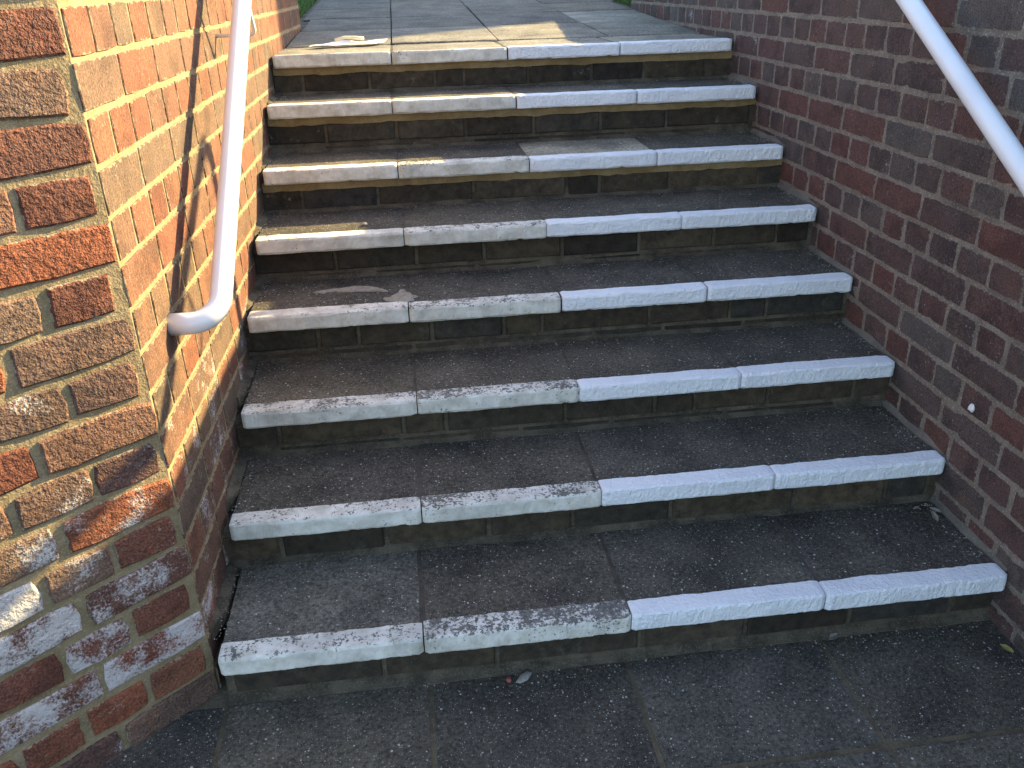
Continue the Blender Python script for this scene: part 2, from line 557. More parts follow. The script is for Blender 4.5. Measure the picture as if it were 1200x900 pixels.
RB = {L: [riser_brick_mesh(L, 0.066, 0.06, 50 + k + int(L * 1000)) for k in range(3)] for L in (0.105, 0.205, 0.245, 0.320)}
RBS = {L: [riser_brick_mesh(L, 0.026, 0.05, 90 + k + int(L * 1000)) for k in range(2)] for L in (0.205, 0.245, 0.320)}

for i in range(8):
    rr = random.Random(100 + i)
    y0 = NY[i] + OVER + 0.006
    base = 0.0 if i == 0 else TOP[i - 1]
    yb = NY[i] + 0.30
    # core: rough mortar face behind the riser bricks, with a fillet at its foot
    segs = 40
    sec = []
    xl, xr = (left_x(NY[i]) - 0.02 if i else -0.902), right_x(NY[i]) + 0.02
    for k in range(segs + 1):
        x = xl + (xr - xl) * k / segs
        f = 0.012 + 0.006 * nz(x * 7, i * 3.3, 0.5)
        fz = 0.009 + 0.006 * nz(x * 9, i * 2.1, 4.5)
        j = 0.002 * nz(x * 25, i, 8.0)
        sec.append([(x, yb, base - 0.06), (x, y0 - f - 0.004, base - 0.06), (x, y0 - f - 0.003, base + 0.0012), (x, y0 - f * 0.5 + j, base + fz * 0.7),
                    (x, y0 + 0.003 + j, base + fz + 0.004), (x, y0 + 0.004 + j * 0.5, NB[i] - 0.001), (x, yb, NB[i] - 0.001)])
    vs, fs = prism_x(sec)
    step = link('step', mesh('step', vs, fs, MAT['mortar_dark']), stairs)
    # riser bricks
    upper = i >= 5
    zt = NB[i] - (0.030 if upper else (0.020 if i < 2 else 0.009))
    zc = zt - 0.033
    x = xl + rr.choice((0.0, -0.06, -0.12)) + 0.02
    while x < xr - 0.03:
        L = rr.choice((0.205, 0.245, 0.245, 0.320, 0.105))
        L_ = min(L, 0.32)
        if x + L_ > xl + 0.05:
            cx = x + L_ / 2
            if cx + L_ / 2 > xr:
                L_ = 0.105
                cx = x + L_ / 2
            b = link('brick', rr.choice(RB[L_]), step, (cx, y0 - 0.003 + rr.uniform(-.0015, .0015), zc + rr.uniform(-.001, .001)))
            b['pale'] = rr.uniform(0.5, 0.9) if (upper and rr.random() < 0.55) else rr.uniform(0, 0.25)
        x += L_ + 0.011
    # the course below, mostly buried in the fillet
    zl = zc - 0.033 - 0.012 - 0.013
    if 2 <= i <= 6 and zl - 0.013 > base - 0.02:
        x = xl + rr.uniform(-0.15, 0.05)
        while x < xr - 0.05:
            L = rr.choice((0.205, 0.245, 0.320))
            if x > xl - 0.02 and x + L < xr + 0.02:
                b = link('brick', rr.choice(RBS[L]), step, (x + L / 2, y0 - 0.002, zl))
                b['pale'] = 0.1
            x += L + 0.012
    # ochre bedding mortar squeezed out under the upper slabs
    if upper:
        sec = []
        for k in range(61):
            x = xl + 0.025 + (xr - xl - 0.04) * k / 60
            lo = 0.031 + 0.007 * nz(x * 8, i * 5.0, 1.0) + 0.004 * nz(x * 30, i, 2.0)
            j = 0.002 * nz(x * 18, i, 3.0)
            sec.append([(x, y0 + 0.03, NB[i] - 0.0025), (x, y0 - 0.008 + j, NB[i] - 0.0025), (x, y0 - 0.007 + j, NB[i] - lo * 0.6), (x, y0 - 0.004, NB[i] - lo), (x, y0 + 0.03, NB[i] - lo)])
        vs, fs = prism_x(sec)
        link('mortar_bed', mesh('mortar_bed', vs, fs, MAT['mortar_ochre']), step)
    # slabs and their painted edges
    depth = (NY[i + 1] + OVER + 0.05 - NY[i]) if i < 7 else (PATH_Y - 0.004 - NY[7])
    for j in range(4):
        a, b_ = JX[i][j], JX[i][j + 1]
        gap = rr.uniform(0.003, 0.006) if j < 2 else rr.uniform(0.002, 0.004)
        if i in (3, 6, 7) and j == 2:
            gap = 0.008
        w = b_ - a - gap
        cx = (a + b_) / 2
        seed = i * 10 + j
        dz = rr.uniform(-0.0015, 0.0015)
        loc = (cx, NY[i] + rr.uniform(-0.001, 0.001), TOP[i] + dz)
        s = link('slab', slab_mesh('slab', w, depth, TH, seed), step, loc)
        s['pale'] = PALE_SLAB.get((i, j), 0.0) if i < 7 else 0.75  # top-step slabs coloured paler to paint in the landing's sunlight
        fresh = j >= 2
        strip = (0.050 + rr.uniform(-.003, .003)) if fresh else (0.055 + rr.uniform(-.003, .004))
        if (i, j) == (7, 0) or (i, j) == (7, 1):
            strip = 0.018
        p = link('painted_edge', paint_mesh('painted_edge', w, TH, seed, strip, MAT['paint_fresh' if fresh else 'paint_old']), step, loc)
        p['wear'] = 0.0 if fresh else WEAR[i][j]
        p['label'] = 'fresh bluish-white paint on the slab edge' if fresh else 'worn cream-white paint on the slab edge'
    for j in (1, 2, 3):
        x = JX[i][j]
        vs, fs = [], []
        box_geo(x - 0.007, x + 0.007, NY[i] + 0.022, NY[i] + depth - 0.01, NB[i] + 0.002, TOP[i] - 0.0026, vs, fs)
        link('joint_mortar', mesh('joint_mortar', vs, fs, MAT['mortar_joint']), step)
    # cement fillets where the tread meets the two walls
    if i < 7:
        for side in (-1, 1):
            sec = []
            ya, yc = NY[i] + (0.10 if side < 0 else 0.02), NY[i + 1] + OVER
            for k in range(13):
                y = ya + (yc - ya) * k / 12
                wx = left_x(y) if side < 0 else right_x(y)
                tp = min(1.0, 0.12 + k / 4)
                ww = tp * (0.022 if side < 0 else 0.013) + 0.006 * nz(y * 14, side, i)
                hh = tp * (0.012 if side < 0 else 0.014) + 0.006 * nz(y * 11, side + 4, i)
                sec.append([(wx + side * 0.02, y, TOP[i] - 0.03), (wx - side * ww, y, TOP[i] - 0.03), (wx - side * ww, y, TOP[i] + 0.0015), (wx - side * ww * 0.45, y, TOP[i] + hh * 0.5), (wx + side * 0.003, y, TOP[i] + hh), (wx + side * 0.02, y, TOP[i] + hh)])
            vs, fs = prism_x(sec)
            link('mortar_fillet', mesh('mortar_fillet', vs, fs, MAT['mortar_dark' if side < 0 else 'mortar_grey']), step)

# dried mortar spilt on the fourth tread
def splash(parent, outline, z, name='mortar_splash'):
    n = len(outline)
    cx = sum(p[0] for p in outline) / n
    cy = sum(p[1] for p in outline) / n
    vs = [(x, y, z - 0.002) for x, y in outline] + [(cx + (x - cx) * 0.86, cy + (y - cy) * 0.86, z + 0.0028) for x, y in outline]
    fs = [tuple(range(n, 2 * n))] + [(i, (i + 1) % n, n + (i + 1) % n, n + i) for i in range(n)]
    return link(name, mesh(name, vs, fs, MAT['splash']), parent)
step4 = [o for o in stairs.children if o.name.startswith('step')][3]
def blob(cx, cy, pts, s=1.0):
    return [(cx + x * s, cy + y * s) for x, y in pts]
splash(step4, blob(-0.462, 0.975, [(-0.052, -0.012), (-0.030, -0.030), (-0.012, -0.036), (0.006, -0.046), (0.022, -0.030), (0.036, -0.024), (0.030, -0.008), (0.046, 0.006), (0.030, 0.016), (0.026, 0.040), (0.012, 0.050), (0.006, 0.076), (-0.008, 0.080), (-0.014, 0.046), (-0.026, 0.030), (-0.040, 0.016), (-0.034, 0.004), (-0.060, 0.006)]), TOP[3] + 0.0015)
splash(step4, [(-0.500, 1.035), (-0.560, 1.052), (-0.620, 1.058), (-0.665, 1.070), (-0.700, 1.062), (-0.740, 1.078), (-0.690, 1.094), (-0.650, 1.098), (-0.610, 1.112), (-0.560, 1.100), (-0.530, 1.080), (-0.505, 1.055)], TOP[3] + 0.0015)

# ------------------------------------------------------------------ brick walls
def outline_brick(L, H, D, seed, rough, mat):
    """brick with worn, slightly ragged arrises; face looks along -y, centre of face at the origin"""
    rr = random.Random(seed)
    pts = []
    nx = 4 if L > 0.16 else 2
    def edge(ax, az, bx, bz, n):
        for k in range(n):
            t = k / n
            pts.append((ax + (bx - ax) * t, az + (bz - az) * t))
    hx, hz = L / 2, H / 2
    edge(-hx, -hz, hx, -hz, nx)
    edge(hx, -hz, hx, hz, 2)
    edge(hx, hz, -hx, hz, nx)
    edge(-hx, hz, -hx, -hz, 2)
    j = 0.0009 + 0.0016 * rough
    out = []
    for (x, z) in pts:
        corner = abs(abs(x) - hx) < 1e-6 and abs(abs(z) - hz) < 1e-6
        s = 1 - (rr.uniform(0.0005, 0.002 + 0.004 * rough) / hx if corner else 0)
        s2 = 1 - (rr.uniform(0.0005, 0.002 + 0.003 * rough) / hz if corner else 0)
        out.append((x * s + rr.uniform(-j, j), z * s2 + rr.uniform(-j, j)))
    bev = 0.0012 + 0.003 * rough * rough
    n = len(out)
    vs = []
    for (x, z) in out:
        sx = (abs(x) - bev) / abs(x) if abs(x) > bev else 1
        sz = (abs(z) - bev) / abs(z) if abs(z) > bev else 1
        vs.append((x * sx, rr.uniform(-0.0012, 0.0012) * (0.5 + rough), z * sz))
    vs += [(x, bev * 0.9, z) for x, z in out]
    vs += [(x, D, z) for x, z in out]
    vs.append((0.0, -0.0015 * rough, 0.0))
    fs = []
    for i in range(n):
        k = (i + 1) % n
        fs.append((i, k, 3 * n))
        fs.append((i, n + i, n + k, k))
        fs.append((n + i, 2 * n + i, 2 * n + k, n + k))
    return mesh('brick', vs, fs, mat)

MESHES = {}
def brick_mesh_for(kind, L, H, mat, rough):
    Lq = round(L / 0.01) * 0.01
    key = (kind, round(Lq, 3), round(H, 4))
    if key not in MESHES:
        MESHES[key] = [outline_brick(Lq, H, 0.055, 1000 + len(MESHES) * 17 + k, rough, mat) for k in range(6)]
    return MESHES[key]

def screen_area(p, nrm, area):
    d = p - CAM_LOC
    z = d.dot(CAM_D)
    if z < 0.1:
        return 0.0
    u = 600 + CAM_F * d.dot(CAM_R) / z
    v = 450 - CAM_F * d.dot(CAM_U) / z
    if u < -40 or u > 1240 or v < -40 or v > 940:
        return 0.0
    return area * abs(nrm.dot(d.normalized())) / z ** 2

class WallBricks:
    def __init__(self):
        self.items = []
    def add(self, me, loc, rotz, tilt, nrm, area, pale):
        self.items.append((me, loc, rotz, tilt, screen_area(loc, nrm, area), pale, area / 0.073))
    def build(self, parent, mats):
        self.items.sort(key=lambda t: -t[4])
        for me, loc, rz, tilt, a, pale, ln in self.items[:300]:
            o = link('brick', me, parent, loc)
            o.rotation_euler = (tilt[0], tilt[1], rz)
            o['pale'] = pale
            o['length'] = ln
        rest = self.items[300:]
        if rest:
            vs, fs, mi = [], [], []
            names = [m.name for m in mats]
            for me, loc, rz, tilt, a, pale, ln in rest:
                M = Matrix.Translation(loc) @ Matrix.Rotation(rz, 4, 'Z')
                b = len(vs)
                vs += [tuple(M @ v.co) for v in me.vertices]
                k = names.index(me.materials[0].name)
                for p in me.polygons:
                    fs.append(tuple(b + i for i in p.vertices))
                    mi.append(k)
            me = mesh('bricks', vs, fs, *mats)
            me.polygons.foreach_set('material_index', mi)
            o = link('bricks', me, parent)
            o['kind'] = 'stuff'

def lay(coll, origin, direc, normal, s0, s1, joints_fn, z_tops, course, kind, mat, rough, keep, pale_fn, mort=0.0085, proud=0.0, jit=0.0007, tl=0.003):
    rz = math.atan2(direc.y, direc.x)
    flip = Vector((math.sin(rz), -math.cos(rz))).dot(normal) < 0
    if flip:
        rz += math.pi
    for n, zt in z_tops:
        H = course - mort
        for a, b in joints_fn(n, s0, s1):
            L = b - a - mort
            if L < 0.03:
                continue
            m = (a + b) / 2
            p = origin + direc * m
            zc = zt - course / 2
            if not keep(p, a, b, zt - course, zt):
                continue
            pr = proud + R.uniform(-jit, jit)
            loc = Vector((p.x + normal.x * pr, p.y + normal.y * pr, zc + R.uniform(-0.0012, 0.0012)))
            tilt = (R.uniform(-tl, tl), R.uniform(-0.005, 0.005))
            me = R.choice(brick_mesh_for(kind, L, H, mat, rough))
            coll.add(me, loc, rz + R.uniform(-tl, tl), tilt, Vector((normal.x, normal.y, 0)), L * H, pale_fn(p, m, zc))

def bond(offset_s, pitch_s, offset_h, pitch_h, stretcher_odd, start=None, jit=0.006):
    def fn(n, s0, s1):
        st = (n % 2 == 1) == stretcher_odd
        off, pitch = (offset_s, pitch_s) if st else (offset_h, pitch_h)
        k = math.floor((s0 - off) / pitch)
        ed = []
        while True:
            e = off + k * pitch
            if e > s1 + pitch:
                break
            ed.append(e + R.uniform(-jit, jit))
            k += 1
        out = []
        for a, b in zip(ed[:-1], ed[1:]):
            a2, b2 = max(a, s0), min(b, s1)
            if b2 - a2 > 0.04:
                out.append((a2, b2))
        return out
    return fn

# --- right wall
RC = 0.0785
rw = thing('brick_wall', 'dark purplish-red brick wall in shade along the right of the steps', 'wall', (right_x(1), 1.0, 0.0))
rb = WallBricks()
rdir = Vector((0.008, 1.0)).normalized()
rorg = Vector((right_x(0), 0.0))
rnorm = Vector((-rdir.y, rdir.x))
ztops = []
n = -17
while True:
    zt = 1.298 - RC * n
    if zt < -0.02:
        break
    ztops.append((n, zt))
    n += 1
def keep_r(p, a, b, z0, z1):
    if z1 > RW_TOP + 0.02:
        return False
    return z1 > stair_z(a - 0.05) + 0.004
def pale_r(p, m, z):
    v = 0.0
    if z < stair_z(m) + 0.16:
        v = R.choice((0.0, 0.15, 0.3))
    if m > 2.0 and z < stair_z(m) + 0.2:
        v = R.uniform(0.2, 0.5)
    return v if R.random() < 0.6 else R.choice((0.0, 0.0, 0.12, 0.25))
lay(rb, rorg, rdir, rnorm, -1.6, RW_END, bond(0.135, 0.244, 0.072, 0.122, True), ztops, RC, 'r', MAT['brick_right'], 0.35, keep_r, pale_r, mort=0.0105)
rw_local = Vector(rw.location)
for k, it in enumerate(rb.items):
    rb.items[k] = (it[0], it[1] - rw_local) + it[2:]
rb.build(rw, [MAT['brick_right']])
def wall_core(name, quad, z0, z1, mat, parent, off):
    vs, fs = [], []
    n = len(quad)
    vs = [(x - off.x, y - off.y, z0 - off.z) for x, y in quad] + [(x - off.x, y - off.y, z1 - off.z) for x, y in quad]
    fs = [tuple(range(n)), tuple(range(n, 2 * n))] + [(i, (i + 1) % n, n + (i + 1) % n, n + i) for i in range(n)]
    return link(name, mesh(name, vs, fs, mat), parent)
MR = 0.0012
wall_core('mortar', [(right_x(-1.6) + MR, -1.6), (right_x(RW_END) + MR, RW_END), (right_x(RW_END) + 0.235, RW_END), (right_x(-1.6) + 0.235, -1.6)], -0.2, RW_TOP, MAT['mortar_right'], rw, rw_local)

# --- left wall: a face along the steps and a face splayed towards the viewer
LC = 0.0845
lw = thing('brick_wall', 'sunlit orange-red brick wall with splayed rough end on the left of the steps', 'wall', (left_x(1), 1.0, 0.0))
lw_local = Vector(lw.location)
lb = WallBricks()
ldir = Vector((0.012, 1.0)).normalized()
lnorm = Vector((ldir.y, -ldir.x))
ztl = []
n = -6
while True:
    zt = 1.335 - LC * n
    if zt < -0.03:
        break
    ztl.append((n, zt))
    n += 1
def keep_l(p, a, b, z0, z1):
    return z1 <= LW_TOP + 0.02 and z1 > stair_z(p.y - (b - a) / 2 - 0.05) + 0.004
def pale_side(p, m, z):
    if z < 0.62 and R.random() < 0.65:
        return R.uniform(0.25, 0.75)
    return R.choice((0.0, 0.0, 0.1, 0.2))
def first_trim(base, trim_even, trim_odd):
    def fn(n, s0, s1):
        t = trim_odd if n % 2 else trim_even
        return base(n, s0 + t, s1)
    return fn
side_bond = bond(-0.006, 0.236, 0.0, 0.118, False, jit=0.004)
lay(lb, CORNER, ldir, lnorm, 0.0, LW_END - 0.08, first_trim(side_bond, -0.003, 0.004), ztl, LC, 'ls', MAT['brick_side'], 0.15, keep_l, pale_side, mort=0.010, jit=0.0004, tl=0.002)
def keep_f(p, a, b, z0, z1):
    return z1 <= LW_TOP + 0.02 and z1 > 0.02
def pale_front(p, m, z):
    if z < 0.50:
        if z < 0.14:
            return R.choice((0.0, 0.15, 0.3))
        return R.choice((0.0, 0.1, 0.45, 0.7, 0.9, 1.1, 1.2))
    if z < 0.62:
        return R.choice((0.0, 0.3, 0.55))
    if z < 0.98:
        return R.choice((0.0, 0.0, 0.2, 0.45))
    return R.choice((0.0, 0.0, 0.0, 0.1))
front_bond = bond(-0.012, 0.232, 0.010, 0.131, True, jit=0.005)
lay(lb, CORNER, FD, FN, 0.0, 1.7, first_trim(front_bond, 0.010, -0.006), ztl, LC, 'lf', MAT['brick_rough'], 1.0, keep_f, pale_front, mort=0.012, proud=0.001, jit=0.0022, tl=0.012)
for k, it in enumerate(lb.items):
    lb.items[k] = (it[0], it[1] - lw_local) + it[2:]
lb.build(lw, [MAT['brick_side'], MAT['brick_rough']])
ML = 0.0006
ce = CORNER + FD * 1.7
inner = CORNER - lnorm * ML - FN * 0.004
e_in = CORNER + ldir * (LW_END - 0.08)
wall_core('mortar', [(inner.x, inner.y), (e_in.x - lnorm.x * ML, e_in.y), (e_in.x - 0.235, e_in.y), (CORNER.x - 0.235, CORNER.y + 0.10), (ce.x - FN.x * 0.235, ce.y - FN.y * 0.235), (ce.x - FN.x * 0.0075, ce.y - FN.y * 0.0075)], -0.2, LW_TOP, MAT['mortar_left'], lw, lw_local)

# ------------------------------------------------------------------ house added out of view on the right, to cast shade across the path
def shade_house():
    x0, x1, y0, y1, z0, z1 = 4.6, 9.0, 8.00, 26.0, 1.0, 7.0
    t = thing('added_shade_house', 'added unseen shade-casting two-storey red brick house with tiled roof beyond the right wall', 'shade_house', (x0, y0, z0))
    def put(name, boxes, mat, parent):
        vs, fs = [], []
        for b in boxes:
            box_geo(b[0] - x0, b[1] - x0, b[2] - y0, b[3] - y0, b[4] - z0, b[5] - z0, vs, fs)
        return link(name, mesh(name, vs, fs, mat), parent)
    put('wall', [(x0, x1, y0, y1, z0, z1)], MAT['shade_house_brick'], t)
    xm, ze = (x0 + x1) / 2, z1 + 1.7
    vs = [(x0 - .2, y0 - .15, z1 + .002), (x1 + .05, y0 - .15, z1 + .002), (xm, y0 - .15, ze), (x0 - .2, y1, z1 + .002), (x1 + .05, y1, z1 + .002), (xm, y1, ze)]
    vs = [(a - x0, b - y0, c - z0) for a, b, c in vs]
    link('roof', mesh('roof', vs, [(0, 1, 2), (3, 5, 4), (0, 2, 5, 3), (1, 4, 5, 2), (0, 3, 4, 1)], MAT['shade_house_roof']), t)
    for k in range(5):
        for zz in (2.0, 4.6):
            ya = 9.9 + k * 3.2
            w = put('window', [(x0 - .03, x0 + .02, ya, ya + 1.2, zz, zz + .07), (x0 - .03, x0 + .02, ya, ya + 1.2, zz + 1.13, zz + 1.2), (x0 - .03, x0 + .02, ya, ya + .07, zz + .071, zz + 1.129), (x0 - .03, x0 + .02, ya + 1.13, ya + 1.2, zz + .071, zz + 1.129), (x0 - .03, x0 + .02, ya + .57, ya + .63, zz + .071, zz + 1.129)], MAT['rail'], t)
            put('pane', [(x0 - .012, x0 + .015, ya + .071, ya + 1.129, zz + .071, zz + 1.129)], MAT['shade_house_glass'], w)
MAT['shade_house_brick'] = simple('shade_house_brick', (0.20, 0.075, 0.05), (0.15, 0.065, 0.045), 12)
MAT['shade_house_roof'] = simple('shade_house_roof', (0.12, 0.06, 0.045), (0.09, 0.05, 0.04), 6)
MAT['shade_house_glass'] = simple('shade_house_glass', (0.02, 0.025, 0.03), (0.03, 0.035, 0.04), 1, 0.1, 0.0)
shade_house()

# ------------------------------------------------------------------ pavement at the foot
vs, fs = [], []
box_geo(-3.0, 3.0, -4.0, 0.12, -0.09, -0.004, vs, fs)
pave = link('pavement', mesh('pavement', vs, fs, MAT['mortar_dirt']))
pave['kind'] = 'structure'
rows = [(0.036, -0.285), (-0.285, -0.735), (-0.735, -1.185), (-1.185, -1.635), (-1.635, -2.085), (-2.085, -2.535)]
cols = [-2.255, -1.805, -1.355, -0.905, -0.457, 0.0, 0.468, 0.92, 1.37, 1.82]
for ri, (y1, y0) in enumerate(rows):
    for a, b in zip(cols[:-1], cols[1:]):
        g = R.uniform(0.009, 0.014)
        if a < -0.9 and ri == 0:
            a2, b2 = a, b
        s = link('paving_slab', slab_mesh('paving_slab', b - a - g, y1 - y0 - g, 0.045, R.random() * 90, 10, False), pave,
                 ((a + b) / 2, y0 + g / 2, R.uniform(-0.0015, 0.0015)))
        s.rotation_euler = (R.uniform(-.003, .003), R.uniform(-.003, .003), 0)
        s['pale'] = R.choice((0.0, 0.04, 0.08))

# ------------------------------------------------------------------ path above
vs, fs = [], []
y1 = 30.0
vs = [(-0.96, 2.40, path_z(PATH_Y) - 0.10), (1.02, 2.40, path_z(PATH_Y) - 0.10), (1.02, y1, path_z(y1) - 0.10), (-0.96, y1, path_z(y1) - 0.10),
      (-0.96, PATH_Y, path_z(PATH_Y) - 0.012), (1.02, PATH_Y, path_z(PATH_Y) - 0.012), (1.02, y1, path_z(y1) - 0.012), (-0.96, y1, path_z(y1) - 0.012)]
fs = [(0, 3, 2, 1), (4, 5, 6, 7), (0, 1, 5, 4), (1, 2, 6, 5), (2, 3, 7, 6), (3, 0, 4, 7)]
path = link('path', mesh('path', vs, fs, MAT['mortar_dark']))
path['kind'] = 'structure'
slope = math.atan(0.052)
pcols = [-0.925, -0.445, 0.015, 0.500, 0.965]
y = PATH_Y
row = 0
while y < 15:
    d = 0.60
    for ci, (a, b) in enumerate(zip(pcols[:-1], pcols[1:])):
        g = R.uniform(0.005, 0.009)
        aa, bb = a, b
        if ci == 3 and y < RW_END:
            bb = right_x(y) - 0.004
        if ci == 0 and y < LW_END:
            aa = left_x(y) + 0.012
        s = link('paving_slab', slab_mesh('paving_slab', bb - aa - g, d - g, 0.05, R.random() * 90, 8, False), path,
                 ((aa + bb) / 2, y + g / 2, path_z(y) + R.uniform(-0.002, 0.002)))
        s.rotation_euler = (slope + R.uniform(-.003, .003), R.uniform(-.003, .003), 0)
        s['pale'] = 0.85 if (row, ci) == (1, 3) else (R.uniform(0.5, 0.6) if row == 0 else R.choice((0.12, 0.18, 0.24)))  # first row coloured paler to brighten the sun patch; one slab really pale
    y += d
    row += 1

# ------------------------------------------------------------------ handrails
def tube_geo(pts, rad, sides=20):
    """round tube through the points, parallel-transport frames"""
    pts = [Vector(p) for p in pts]
    vs, fs = [], []
    t0 = (pts[1] - pts[0]).normalized()
    ref = Vector((0, 0, 1)) if abs(t0.z) < 0.9 else Vector((0, 1, 0))
    u = t0.cross(ref).normalized()
    for k, p in enumerate(pts):
        if k == 0:
            t = t0
        elif k == len(pts) - 1:
            t = (pts[k] - pts[k - 1]).normalized()
        else:
            t = ((pts[k + 1] - p).normalized() + (p - pts[k - 1]).normalized()).normalized()
        u = (u - t * u.dot(t)).normalized()
        w = t.cross(u)
        for s in range(sides):
            a = 2 * math.pi * s / sides
            vs.append(p + (u * math.cos(a) + w * math.sin(a)) * rad)
    for k in range(len(pts) - 1):
        for s in range(sides):
            s2 = (s + 1) % sides
            fs.append((k * sides + s, k * sides + s2, (k + 1) * sides + s2, (k + 1) * sides + s))
    fs.append(tuple(range(sides)))
    fs.append(tuple((len(pts) - 1) * sides + s for s in reversed(range(sides))))
    return vs, fs

def rounded(path_pts, rad, n=10):
    """polyline with its inner corners rounded"""
    P = [Vector(p) for p in path_pts]
    out = [P[0]]
    for k in range(1, len(P) - 1):
        a = (P[k - 1] - P[k]).normalized()
        b = (P[k + 1] - P[k]).normalized()
        ang = a.angle(b)
        la = (P[k - 1] - P[k]).length * (0.75 if k == 1 else 0.49)
        lb = (P[k + 1] - P[k]).length * (0.75 if k == len(P) - 2 else 0.49)
        d = min(rad / math.tan(ang / 2), la, lb)
        q0, q2 = P[k] + a * d, P[k] + b * d
        bis = (a + b).normalized()
        r = d * math.tan(ang / 2)
        cen = P[k] + bis * (r / math.sin(ang / 2))
        v0, v2 = q0 - cen, q2 - cen
        tot = v0.angle(v2)
        ax = v0.cross(v2).normalized()
        for i in range(n + 1):
            out.append(cen + Matrix.Rotation(tot * i / n, 3, ax) @ v0)
    out.append(P[-1])
    return out

def rel(pts, o):
    return [Vector(p) - o for p in pts]

def round_disc(center, axis, rad, thick, sides=24):
    c = Vector(center)
    a = Vector(axis).normalized()
    return tube_geo([c, c + a * thick * 0.7, c + a * thick], rad, sides)

def handrail(label, pts, rad, bend, brackets, wall_side):
    o = Vector(pts[0])
    t = thing('handrail', label, 'handrail', o, 'white tubular handrails fixed to the two brick walls')
    vs, fs = tube_geo(rel(rounded(pts, bend), o), rad)
    link('rail', mesh('rail', vs, fs, MAT['rail'], smooth=True), t)
    for fn, by in brackets:
        # a bent rod square to the rail, turned into the wall
        p = Vector(fn(by))
        sl = (Vector(fn(by + 0.1)) - p).normalized()
        dn = Vector((0, sl.z, -sl.y)).normalized()
        e = p + dn * 0.155
        wx = left_x(e.y) if wall_side < 0 else right_x(e.y)
        rp = rounded([p + dn * rad * 0.6, e, (wx + 0.004 * wall_side, e.y, e.z)], 0.020, 6)
        vs, fs = tube_geo(rel(rp, o), 0.0055, 12)
        link('bracket', mesh('bracket', vs, fs, MAT['rail'], smooth=True), t)
    return t

# left rail: returns square to the wall at its foot, then climbs beside the steps
RAD = 0.0232
def lrail(y):
    return (-0.837 + 0.0256 * y, y, 0.8000 + (y - 0.268) * 0.768)
foot = lrail(0.280)
handrail('white tubular handrail on sunlit left wall, its lower end turned into the brickwork',
         [(left_x(0.280) - 0.004, 0.280, foot[2]), foot, lrail(1.75), (left_x(2.30) + 0.11, 2.45, lrail(1.75)[2]), (left_x(2.45) - 0.004, 2.45, lrail(1.75)[2])],
         RAD, 0.060, [(lrail, 1.095), (lrail, 1.68)], -1)
def rrail(y):
    return (right_x(y) - 0.095, y, 1.0457 + (y - 0.1328) * 0.575)
top = rrail(1.86)
handrail('white tubular handrail crossing the shaded right wall',
         [(right_x(-0.30) + 0.004, -0.30, rrail(-0.30)[2]), rrail(-0.30), top, (top[0], 1.87, 1.46), (right_x(1.87) + 0.004, 1.87, 1.46)],
         RAD, 0.055, [(rrail, 1.40), (rrail, -0.20)], 1)

# ------------------------------------------------------------------ small things
def paper():
    t = thing('paper_sheet', 'crumpled white sheet of paper lying on top left step', 'paper', (-0.62, 2.44, TOP[7] + 0.006))
    nx, ny = 14, 8
    vs, fs = [], []
    for j in range(ny + 1):
        for i in range(nx + 1):
            u, v = i / nx, j / ny
            x = (u - 0.5) * 0.27 + (v - 0.5) * 0.05
            y = (v - 0.5) * 0.10 + (u - 0.5) * 0.06
            z = 0.004 + 0.010 * abs(nz(u * 2.4, v * 2.2, 3.0)) + 0.010 * max(0, v - 0.75) * 4 * abs(math.sin(u * 5))
            vs.append((x, y, z))
    for j in range(ny):
        for i in range(nx):
            a = j * (nx + 1) + i
            fs.append((a, a + 1, a + nx + 2, a + nx + 1))
    m = mesh('sheet', vs, fs, MAT['paper'])
    s = link('sheet', m, t)
    sm = s.modifiers.new('thickness', 'SOLIDIFY')
    sm.thickness = 0.0008
    pts = [(-0.06, 0.03, 0.02), (-0.02, 0.045, 0.028), (0.03, 0.045, 0.026), (0.06, 0.04, 0.022)]
    vs, fs = tube_geo(pts, 0.007, 8)
    link('rolled_edge', mesh('rolled_edge', vs, fs, MAT['cord'], smooth=True), t)
paper()

def pebble(loc, size, mat, label, name='pebble', cat='stone', seed=0):
    rr = random.Random(seed)
    bm = bmesh.new()
    bmesh.ops.create_icosphere(bm, subdivisions=2, radius=1.0)
    for v in bm.verts:
        k = 1 + 0.35 * nz(v.co.x * 1.4 + seed, v.co.y * 1.4, v.co.z * 1.4)
        v.co = Vector((v.co.x * size[0] * k, v.co.y * size[1] * k, v.co.z * size[2] * k + size[2] * 0.75))
    me = bpy.data.meshes.new(name)
    bm.to_mesh(me)
    bm.free()
    me.materials.append(mat)
    o = link(name, me, None, loc, rr.uniform(0, 3))
    return tag(o, label, cat)

pebble((-0.568, 1.285, TOP[4] + 0.001), (0.009, 0.007, 0.005), MAT['stone_pale'], 'small pale stone lying on the fifth tread, left of middle', seed=3)
pebble((0.36, 1.66, TOP[5] + 0.001), (0.007, 0.005, 0.004), MAT['stone_pale'], 'tiny pale stone at the back of the sixth tread', seed=5)

